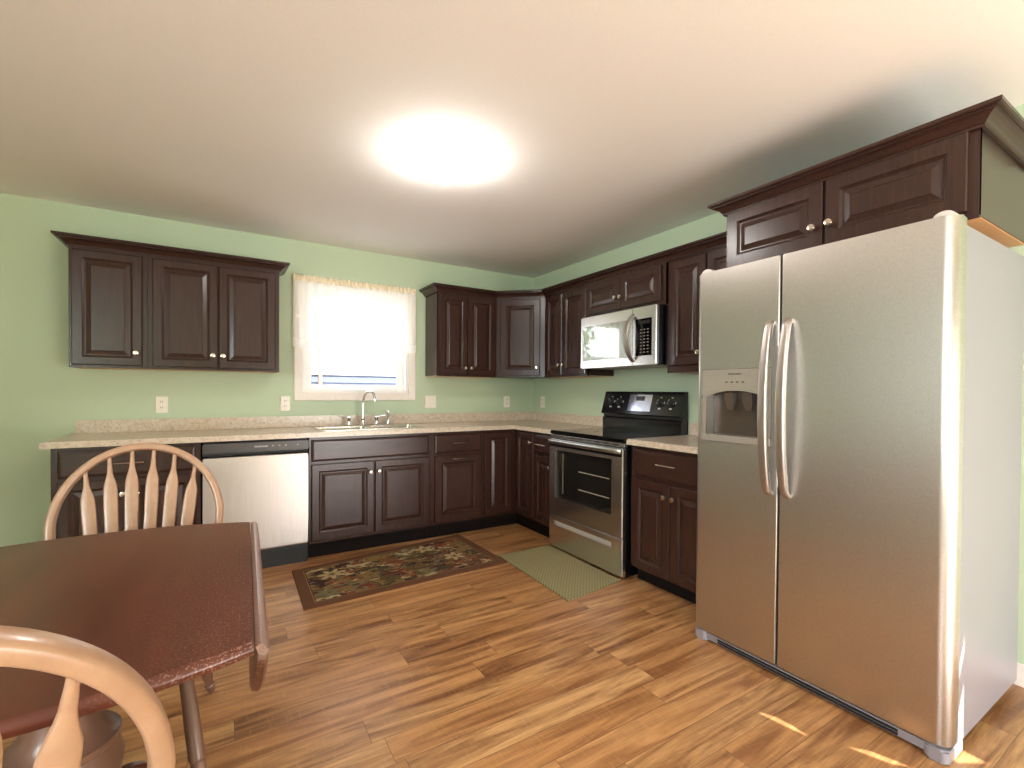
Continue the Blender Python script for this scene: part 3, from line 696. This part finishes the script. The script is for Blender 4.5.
# ------------------------------------------------------------------ refrigerator
t = tag(right_unit('refrigerator', -2.664), 'large side-by-side stainless refrigerator with an ice and water dispenser', 'refrigerator')
FW = .974
bm = B(); box(bm, .006, FW-.004, -.750, -.045, .035, 1.782, .006); link('body', bm, M['platinum'], t)
def door_plan(x0, x1, rl, rr_, yb=-.757, yf=-.829):
    pts = [(x0, yb)]
    for k in range(7):
        a = R(180+90*k/6); pts.append((x0+rl+rl*math.cos(a), yf+rl+rl*math.sin(a)))
    for k in range(7):
        a = R(270+90*k/6); pts.append((x1-rr_+rr_*math.cos(a), yf+rr_+rr_*math.sin(a)))
    pts.append((x1, yb)); return pts
FB, FT = .052, 1.800
def fdoor(x0, x1, rl, rr_):
    bm = B(); prism(bm, door_plan(x0, x1, rl, rr_), FB, FT, .005, 2, 'both'); return link('door', bm, M['steel'], t, True)
dl = fdoor(.0, .4055, .022, .006); drr = fdoor(.4135, FW, .006, .040)
bm = B(); box(bm, .058, .352, -.90, -.770, 1.015, 1.225); cut(dl, bm)
def arc_z(x): return 1.196+.030*(1-((x-.205)/.147)**2)
disp = link('dispenser_panel', (lambda bm: (prism(bm, [(0, 0), (1, 0), (1, 1), (0, 1)], 0, 1), bm)[1])(B()), M['greyplastic'], dl)
bm = B()
xs = [.036+i*(.338)/16 for i in range(17)]
lo = []
for x in xs:
    lo.append((x, 1.012 if x < .058 or x > .352 else arc_z(x)))
top = 1.325
for (xa, za), (xb, zb) in zip(xs_ := list(zip(xs, [max(arc_z(min(max(x, .058), .352)), 1.19) for x in xs])), xs_[1:]):
    vs = [bm.verts.new((xa, -.832, za)), bm.verts.new((xb, -.832, zb)), bm.verts.new((xb, -.832, top)), bm.verts.new((xa, -.832, top))]
    vb = [bm.verts.new((v.co.x, -.826, v.co.z)) for v in vs]
    bm.faces.new(vs); bm.faces.new(vb[::-1])
    for i in range(4): bm.faces.new((vs[i], vs[(i+1) % 4], vb[(i+1) % 4], vb[i]))
box(bm, .036, .058, -.832, -.826, .985, 1.19); box(bm, .352, .374, -.832, -.826, .985, 1.19)
box(bm, .036, .374, -.842, -.826, .985, 1.016, .004)
bmesh.ops.remove_doubles(bm, verts=bm.verts, dist=1e-5)
me = bpy.data.meshes.new('dispenser_panel'); bmesh.ops.recalc_face_normals(bm, faces=bm.faces); bm.to_mesh(me); bm.free(); me.materials.append(M['bezel']); disp.data = me
bm = B(); frame_mesh(bm, .0335, .3765, .9825, 1.3275, .004, -.8300, -.8270, 0); link('panel_seam', bm, M['darkmark'], dl)
bm = B(); box(bm, .059, .351, -.7735, -.7705, 1.016, 1.224); link('dispenser_recess', bm, M['dispcav'], dl)
for x in (.165, .255):
    bm = B(); loft(bm, [[(x-.022, -.815, 1.215), (x+.022, -.815, 1.215), (x+.022, -.785, 1.215), (x-.022, -.785, 1.215)],
                        [(x-.024, -.812, 1.18), (x+.024, -.812, 1.18), (x+.024, -.79, 1.18), (x-.024, -.79, 1.18)],
                        [(x-.014, -.800, 1.135), (x+.014, -.800, 1.135), (x+.014, -.794, 1.135), (x-.014, -.794, 1.135)]])
    link('dispenser_paddle', bm, M['paddle'], dl)
text('lettering', 'FRIGIDAIRE', .013, M['darkmark'], dl, Matrix.Translation((.205, -.8328, 1.302)) @ FRONT)
for i, x in enumerate((.165, .192, .219, .246)):
    bm = B(); box(bm, x-.006, x+.006, -.8332, -.832, 1.262, 1.268)
    link('dispenser_button', bm, M['darkmark'], dl)
for d_, x in ((dl, .371), (drr, .446)):
    pts = smooth_path([(x, -.829, .782), (x, -.852, .812), (x, -.878, .95), (x, -.889, 1.15), (x, -.878, 1.35), (x, -.852, 1.49), (x, -.829, 1.520)], 6)
    n_ = len(pts); rad = [(.020-.003*abs(2*i/(n_-1)-1), .012) for i in range(n_)]
    bm = B(); sweep(bm, pts, rad, Vector((0, -1, .001)), 14, 3.2); link('door_handle', bm, M['steel_dw'], d_, True)
bm = B(); prof = [(-.74, .006), (-.80, .006), (-.822, .014), (-.824, .044), (-.74, .048)]
loft(bm, [[(x, y, z) for y, z in prof] for x in (.012, FW-.006)]); kg = link('toe_grille', bm, M['platinum'], t)
for z in (.022, .034):
    bm = B(); box(bm, .13, FW-.14, -.8265, -.822, z-.004, z+.004); link('grille_slot', bm, M['dark'], kg)
for x0, x1 in ((.004, .07), (FW-.07, FW-.002)):
    bm = B(); prism(bm, door_plan(x0, x1, .02, .02, -.70, -.835), .002, .047, .006, 2, 'both'); link('foot_cover', bm, M['platinum'], t, True)
for xc in (.035, FW-.045):
    bm = B(); n_ = 10
    prof = [(.030*math.cos(math.pi*k/n_), 1.8008+.022*math.sin(math.pi*k/n_)) for k in range(n_+1)]
    loft(bm, [[(xc+x, y, z) for x, z in prof] for y in (-.812, -.690)])
    bmesh.ops.bevel(bm, geom=[e for e in bm.edges if abs(e.verts[0].co.y-e.verts[1].co.y) < 1e-6 and e.verts[0].co.z+e.verts[1].co.z > 3.61], offset=.006, segments=2, affect='EDGES')
    link('hinge_cover', bm, M['hingegrey'], t, True)

# ------------------------------------------------------------------ outlets, light
def outlet(x, y, z, rz, label, sw=False, wd=.072):
    t = tag(empty('light_switch' if sw else 'wall_outlet', (x, y, z), rz), label, 'light switch' if sw else 'outlet', None if sw else 'white wall outlets')
    bm = B(); box(bm, -wd/2, wd/2, -.006, 0, -.058, .058, .003); link('cover_plate', bm, M['white'], t)
    for dz in ((0,) if sw else (-.021, .021)):
        for dx in ((-.023, .023) if sw else (0,)):
            bm = B(); box(bm, dx-.016, dx+.016, -.0075, -.005, dz-(.033 if sw else .014), dz+(.033 if sw else .014), .002)
            rc = link('rocker' if sw else 'receptacle', bm, M['white'], t)
            if not sw:
                for sx in (-.006, .006):
                    bm = B(); box(bm, dx+sx-.0013, dx+sx+.0013, -.0082, -.0070, dz-.005, dz+.007); link('slot', bm, M['slot'], rc)
outlet(-3.203, 0, 1.103, 0, 'white wall outlet under the wall cabinets left of the window')
outlet(-2.405, 0, 1.105, 0, 'white wall outlet beside the lower left corner of the window')
outlet(-1.168, 0, 1.112, 0, 'wide white double switch plate right of the window', True, .116)
outlet(-.328, 0, 1.108, 0, 'white wall outlet on the back wall near the corner')
outlet(0, -.187, 1.107, RZ, 'white wall outlet on the right-hand wall just past the corner')

LX, LY = -1.855, -1.90
t = tag(empty('ceiling_light', (LX, LY, H)), 'round flush ceiling light, switched on', 'ceiling light')
bm = B(); lathe(bm, [(.120, -.001), (.128, -.006), (.128, -.016), (.118, -.020)], 40); link('base', bm, M['white'], t, True)
bm = B(); lathe(bm, [(.130, -.012), (.140, -.018), (.141, -.034), (.130, -.066), (.102, -.094), (.062, -.110), (.02, -.117), (.001, -.1175)], 40); link('glass_shade', bm, M['lampglass'], t, True)

# ------------------------------------------------------------------ rugs
def flat_quad(name, cs, th, mat, label, cat, nx=26, ny=16, wob=.0):
    bm = B(); uvl = bm.loops.layers.uv.new('uv'); g = []
    rng = random.Random(3)
    for j in range(ny+1):
        row = []
        for i in range(nx+1):
            u, v = i/nx, j/ny
            p = Vector(cs[0])*(1-u)*(1-v)+Vector(cs[1])*u*(1-v)+Vector(cs[2])*u*v+Vector(cs[3])*(1-u)*v
            vt = bm.verts.new((p.x, p.y, th + wob*math.sin(u*5+v*3)*math.sin(v*4))); row.append((vt, u, v))
        g.append(row)
    uvd = {}
    for row in g:
        for vt, u, v in row: uvd[vt] = (u, v)
    for j in range(ny):
        for i in range(nx): bm.faces.new([g[j][i][0], g[j][i+1][0], g[j+1][i+1][0], g[j+1][i][0]])
    bd = [e for e in bm.edges if e.is_boundary]
    r = bmesh.ops.extrude_edge_only(bm, edges=bd); nv = [x for x in r['geom'] if isinstance(x, bmesh.types.BMVert)]
    for v_ in nv:
        src = min(uvd, key=lambda q: (q.co-v_.co).length); uvd[v_] = uvd[src]
    for v_ in nv: v_.co.z = .001
    for f in bm.faces:
        for l in f.loops: l[uvl].uv = uvd[l.vert]
    return tag(link(name, bm, mat), label, cat)
flat_quad('floral_rug', [(-2.456, -1.388, 0), (-1.115, -1.335, 0), (-1.140, -.572, 0), (-2.441, -.747, 0)], .008, M['rug'], 'brown-bordered floral rug on the wood floor in front of the sink', 'rug')
flat_quad('kitchen_mat', [(-1.137, -2.045, 0), (-.664, -1.990, 0), (-.652, -1.204, 0), (-1.108, -1.194, 0)], .010, M['mat'], 'sage woven mat on the floor in front of the range', 'mat')

# ------------------------------------------------------------------ lace valance
t = tag(empty('lace_valance', (-1.842, -.03, 2.12)), 'sheer white lace valance over the top half of the window', 'curtain')
bm = B(); uvl = bm.loops.layers.uv.new('uv'); nx, nz = 150, 20; g = []; VW = 1.02
for j in range(nz+1):
    row = []
    for i in range(nx+1):
        u, v = i/nx, j/nz
        zb = -.555-.010*abs(math.sin(u*math.pi*7))
        z = zb*(1-v)+(-.02)*v; amp = .006+.005*(1-v)
        y = -.012-amp*math.sin(u*2*math.pi*13+math.sin(u*9)*1.3+v*.6)
        vt = bm.verts.new(((u-.5)*VW*(1+.006*(1-v)), y, z)); row.append((vt, u, v))
    g.append(row)
for j in range(nz):
    for i in range(nx):
        q = [g[j][i], g[j][i+1], g[j+1][i+1], g[j+1][i]]; f = bm.faces.new([k_[0] for k_ in q])
        for l, k_ in zip(f.loops, q): l[uvl].uv = (k_[1], k_[2])
link('lace_panel', bm, M['lace'], t, True)
bm = B(); g = []
rng = random.Random(5)
for j in range(5):
    row = []
    for i in range(221):
        u = i/220; am = (.010, .007, .003, .008, .013)[j]
        row.append(bm.verts.new(((u-.5)*VW, -.012-am*math.sin(u*2*math.pi*34+j*.5+2*math.sin(u*17)), (-.032, -.022, -.006, .010, .024+.008*math.sin(u*2*math.pi*23+3*math.sin(u*11)))[j])))
    g.append(row)
for j in range(4):
    for i in range(220): bm.faces.new((g[j][i], g[j][i+1], g[j+1][i+1], g[j+1][i]))
link('ruffled_header', bm, M['rufflecloth'], t, True)
bm = B(); rod(bm, (-.505, .006, -.012), (.505, .006, -.012), .006); link('curtain_rod', bm, M['white'], t, True)

# ------------------------------------------------------------------ table
TX, TY, TH = -3.154, -2.722, .750
TA, TB, TS = .75, .536, .38     # half length, half width, hinge offset
t = tag(empty('drop_leaf_table', (TX, TY, 0), R(-2.2)), 'oval cherry-stained drop-leaf table at the left, its right leaf hanging down', 'table')
bm = B(); pts = []
def ell(x): return TB*math.sqrt(max(0, 1-(x/TA)**2))
nseg = 28
top = [(-TS+2*TS*i/nseg) for i in range(nseg+1)]
outline = [(x, -ell(x)) for x in top] + [(x, ell(x)) for x in reversed(top)]
def inset_ring(out_, d, z):
    res = []
    for x, y in out_:
        nx_, ny_ = x/TA**2, y/TB**2; L_ = math.hypot(nx_, ny_)
        yy = y-ny_/L_*d if abs(y) > 1e-6 else y
        res.append((x, yy, z))
    return res
loft(bm, [inset_ring(outline, d, z) for d, z in ((.014, TH-.027), (.004, TH-.024), (0, TH-.016), (.001, TH-.010), (.006, TH-.004), (.012, TH-.001), (.016, TH))])
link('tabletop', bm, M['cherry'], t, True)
def leaf(s):
    bm = B(); n_ = 30; e0 = .932*ell(TS)/ell(TS)
    rows = []
    yy = [-ell(TS)+2*ell(TS)*i/n_ for i in range(n_+1)]
    depth = lambda y: max(.004, (TA*math.sqrt(max(0, 1-(y/TB)**2))-TS)*.66)
    # cross-section across the leaf: rule joint quarter round at the top, rounded bottom edge
    rings = []
    for y in yy:
        d = depth(y); x0 = TS+.002; zt = TH-.003; zb = zt-.02-d
        rings.append([(s*(x0), y, zt-.006), (s*(x0+.009), y, zt), (s*(x0+.018), y, zt-.004), (s*(x0+.024), y, zt-.014), (s*(x0+.024-.010*min(1, d/.2)), y, zb+.012), (s*(x0+.018-.010*min(1, d/.2)), y, zb), (s*(x0+.006-.010*min(1, d/.2)), y, zb+.004), (s*(x0+.003-.010*min(1, d/.2)), y, zb+.014)])
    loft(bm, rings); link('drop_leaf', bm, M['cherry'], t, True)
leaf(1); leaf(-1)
bm = B(); lathe(bm, [(.05, .16), (.085, .17), (.092, .20), (.070, .225), (.075, .24), (.104, .28), (.112, .34), (.100, .385), (.106, .392), (.106, .405), (.090, .412), (.068, .45), (.055, .54), (.060, .63), (.082, .655), (.085, .68), (.06, .690)], 32); link('pedestal', bm, M['legwood'], t, True)
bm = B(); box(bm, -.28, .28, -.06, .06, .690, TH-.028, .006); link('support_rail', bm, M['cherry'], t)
for k in range(4):
    a = R(45+90*k); dx, dy = math.cos(a), math.sin(a)
    p_ = smooth_path([(dx*.07, dy*.07, .215), (dx*.16, dy*.16, .20), (dx*.25, dy*.25, .10), (dx*.32, dy*.32, .035), (dx*.37, dy*.37, .030)], 5)
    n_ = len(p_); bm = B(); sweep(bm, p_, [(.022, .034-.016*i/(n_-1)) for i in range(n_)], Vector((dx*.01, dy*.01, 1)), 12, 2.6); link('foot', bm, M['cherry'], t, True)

# ------------------------------------------------------------------ chairs
def chair():
    t = empty('dining_chair', (0, 0, 0))
    bm = B(); rs = []
    def seat_ring(sx, sy, z, n=40):
        res = []
        for i in range(n):
            a = 2*math.pi*i/n; c, s = math.cos(a), math.sin(a)
            x = math.copysign(abs(c)**.72, c)*sx*(1+.04*(-s)); y = math.copysign(abs(s)**.72, s)*sy
            res.append((x, y, z))
        return res
    rs = [seat_ring(.190, .190, .415), seat_ring(.215, .220, .420), seat_ring(.228, .232, .434), seat_ring(.224, .228, .447), seat_ring(.205, .21, .452), seat_ring(.15, .15, .446), seat_ring(.07, .07, .440), seat_ring(.01, .01, .438)]
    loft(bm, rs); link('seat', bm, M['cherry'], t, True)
    def bp(x, z):   # point on the raked back plane
        return Vector((x, .195+.15*(z-.45)/.57, z))
    HW, ZC, ZT = .243, .735, .998
    left = [(-.185, .440), (-.205, .52), (-.232, .62), (-HW, ZC)]
    arc = [(-HW*math.cos(R(a)), ZC+(ZT-ZC)*math.sin(R(a))) for a in range(10, 180, 10)]
    path = left + arc + [(-x, z) for x, z in reversed(left)]
    pts = smooth_path([bp(x, z) for x, z in path], 3)
    bm = B(); nrm = (bp(0, 1)-bp(0, .5)).cross(Vector((1, 0, 0))).normalized()
    sweep(bm, pts, (.0135, .0185), nrm, 16, 3.0); link('back_bow', bm, M['oak'], t, True)
    for k in range(6):
        f = (k-2.5)/2.5; xt, xb = f*.162, f*.108
        zt = ZC+(ZT-ZC)*math.sqrt(1-(xt/HW)**2)-.006
        prof = [(0, .010, .008), (.15, .014, .008), (.30, .0185, .0075), (.50, .0195, .007), (.70, .0205, .007), (.78, .0195, .007), (.90, .0080, .007), (.95, .0066, .0066), (1, .0062, .0062)]
        pa = []; rd = []
        NN = 36
        for i in range(NN+1):
            q = i/NN; x = xb+(xt-xb)*q; z = .444+(zt-.444)*q
            for (q0, a0, b0), (q1, a1, b1) in zip(prof, prof[1:]):
                if q <= q1+1e-9:
                    w_ = (q-q0)/(q1-q0); w_ = w_*w_*(3-2*w_); rd.append((a0+(a1-a0)*w_, b0+(b1-b0)*w_)); break
            pa.append(bp(x, z))
        bm = B(); sweep(bm, pa, rd, nrm, 12, 2.6); link('spindle', bm, M['oak'], t, True)
    lp = [(0, .013), (.08, .016), (.2, .019), (.45, .0215), (.62, .021), (.64, .017), (.66, .021), (.80, .019), (.90, .014), (.91, .018), (.93, .018), (1, .012)]
    lg = {}
    for sx in (-1, 1):
        for sy, ft, tp_ in ((1, .345, .15), (-1, -.36, -.165)):
            p_, q_ = Vector((sx*.148, tp_, .425)), Vector((sx*.215, ft, .0)); lg[(sx, sy)] = (p_, q_)
            bm = B(); turned(bm, p_, q_, lp); link('leg', bm, M['legwood'], t, True)
    return t
def copy_tree(o, parent=None):
    c = o.copy(); COL.objects.link(c)
    if parent is not None: c.parent = parent
    for ch in list(o.children): copy_tree(ch, c)
    return c
c1 = chair(); c1.location = (-3.091, -2.285, 0)
c2_ = copy_tree(c1); c2_.location = (-3.212, -3.250, 0); c2_.rotation_euler = (0, 0, R(195))
tag(c1, 'pale wooden arrow-back chair on the far side of the table, before the base cabinet', 'chair', 'arrow-back dining chairs')
tag(c2_, 'pale wooden arrow-back chair nearest the viewer, cropped at the bottom left', 'chair', 'arrow-back dining chairs')

# ------------------------------------------------------------------ outside the window
bm = B(); box(bm, -30, 30, .3, 40, -.35, -.30); struct(link('ground', bm, M['grass']))
t = tag(empty('neighbouring_house', (0, 5.2, 0)), 'white sided house seen through the kitchen window', 'house')
bm = B(); prof = []
z = 1.50
while z < 5.2: prof += [(.0, z), (-.02, z+.001), (.0, z+.15)]; z += .15
prof += [(2.0, z), (2.0, 1.5)]
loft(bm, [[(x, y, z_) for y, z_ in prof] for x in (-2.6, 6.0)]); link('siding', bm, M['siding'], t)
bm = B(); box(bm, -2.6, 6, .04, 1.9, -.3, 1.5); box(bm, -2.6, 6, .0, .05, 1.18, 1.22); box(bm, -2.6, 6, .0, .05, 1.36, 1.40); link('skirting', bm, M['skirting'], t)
bm = B(); rod(bm, (-1.27, -.06, -.3), (-1.27, -.06, 5.0), .035); link('downspout', bm, M['brown'], t, True)
bm = B(); loft(bm, [[(x, y, z_) for y, z_ in ((-.4, 5.2), (-.4, 5.3), (1.2, 6.6), (2.4, 5.3), (2.4, 5.2))] for x in (-2.9, 6.3)]); link('roof', bm, M['blackm'], t)
rng = random.Random(11)
def tree(x, y, h, s, label):
    t = tag(empty('tree', (x, y, -.3)), label, 'tree', 'trees outside the window')
    bm = B(); lathe(bm, [(.16*s, 0), (.12*s, h*.4), (.05*s, h*.8)], 12); link('trunk', bm, M['bark'], t, True)
    bm = B()
    for i in range(1100):
        a, b_ = rng.uniform(0, 6.283), rng.uniform(-1, 1); rr = (rng.random()**.4)*s*1.2
        c_ = Vector((math.cos(a)*math.sqrt(1-b_*b_)*rr, math.sin(a)*math.sqrt(1-b_*b_)*rr, h*.72+b_*rr*1.25))
        q = Matrix.Translation(c_) @ Matrix.Rotation(rng.uniform(0, 6.28), 4, Vector((rng.uniform(-1, 1), rng.uniform(-1, 1), rng.uniform(-1, 1))).normalized())
        L_ = .13*s; v_ = [bm.verts.new(q @ Vector(k_)) for k_ in ((-L_, 0, 0), (0, -L_*.5, .02), (L_, 0, 0), (0, L_*.5, .02))]; bm.faces.new(v_)
    link('foliage', bm, M['leaf'], t)
tree(-5.2, 6.0, 4.2, 1.1, 'leafy tree beyond the window, beside the white house')
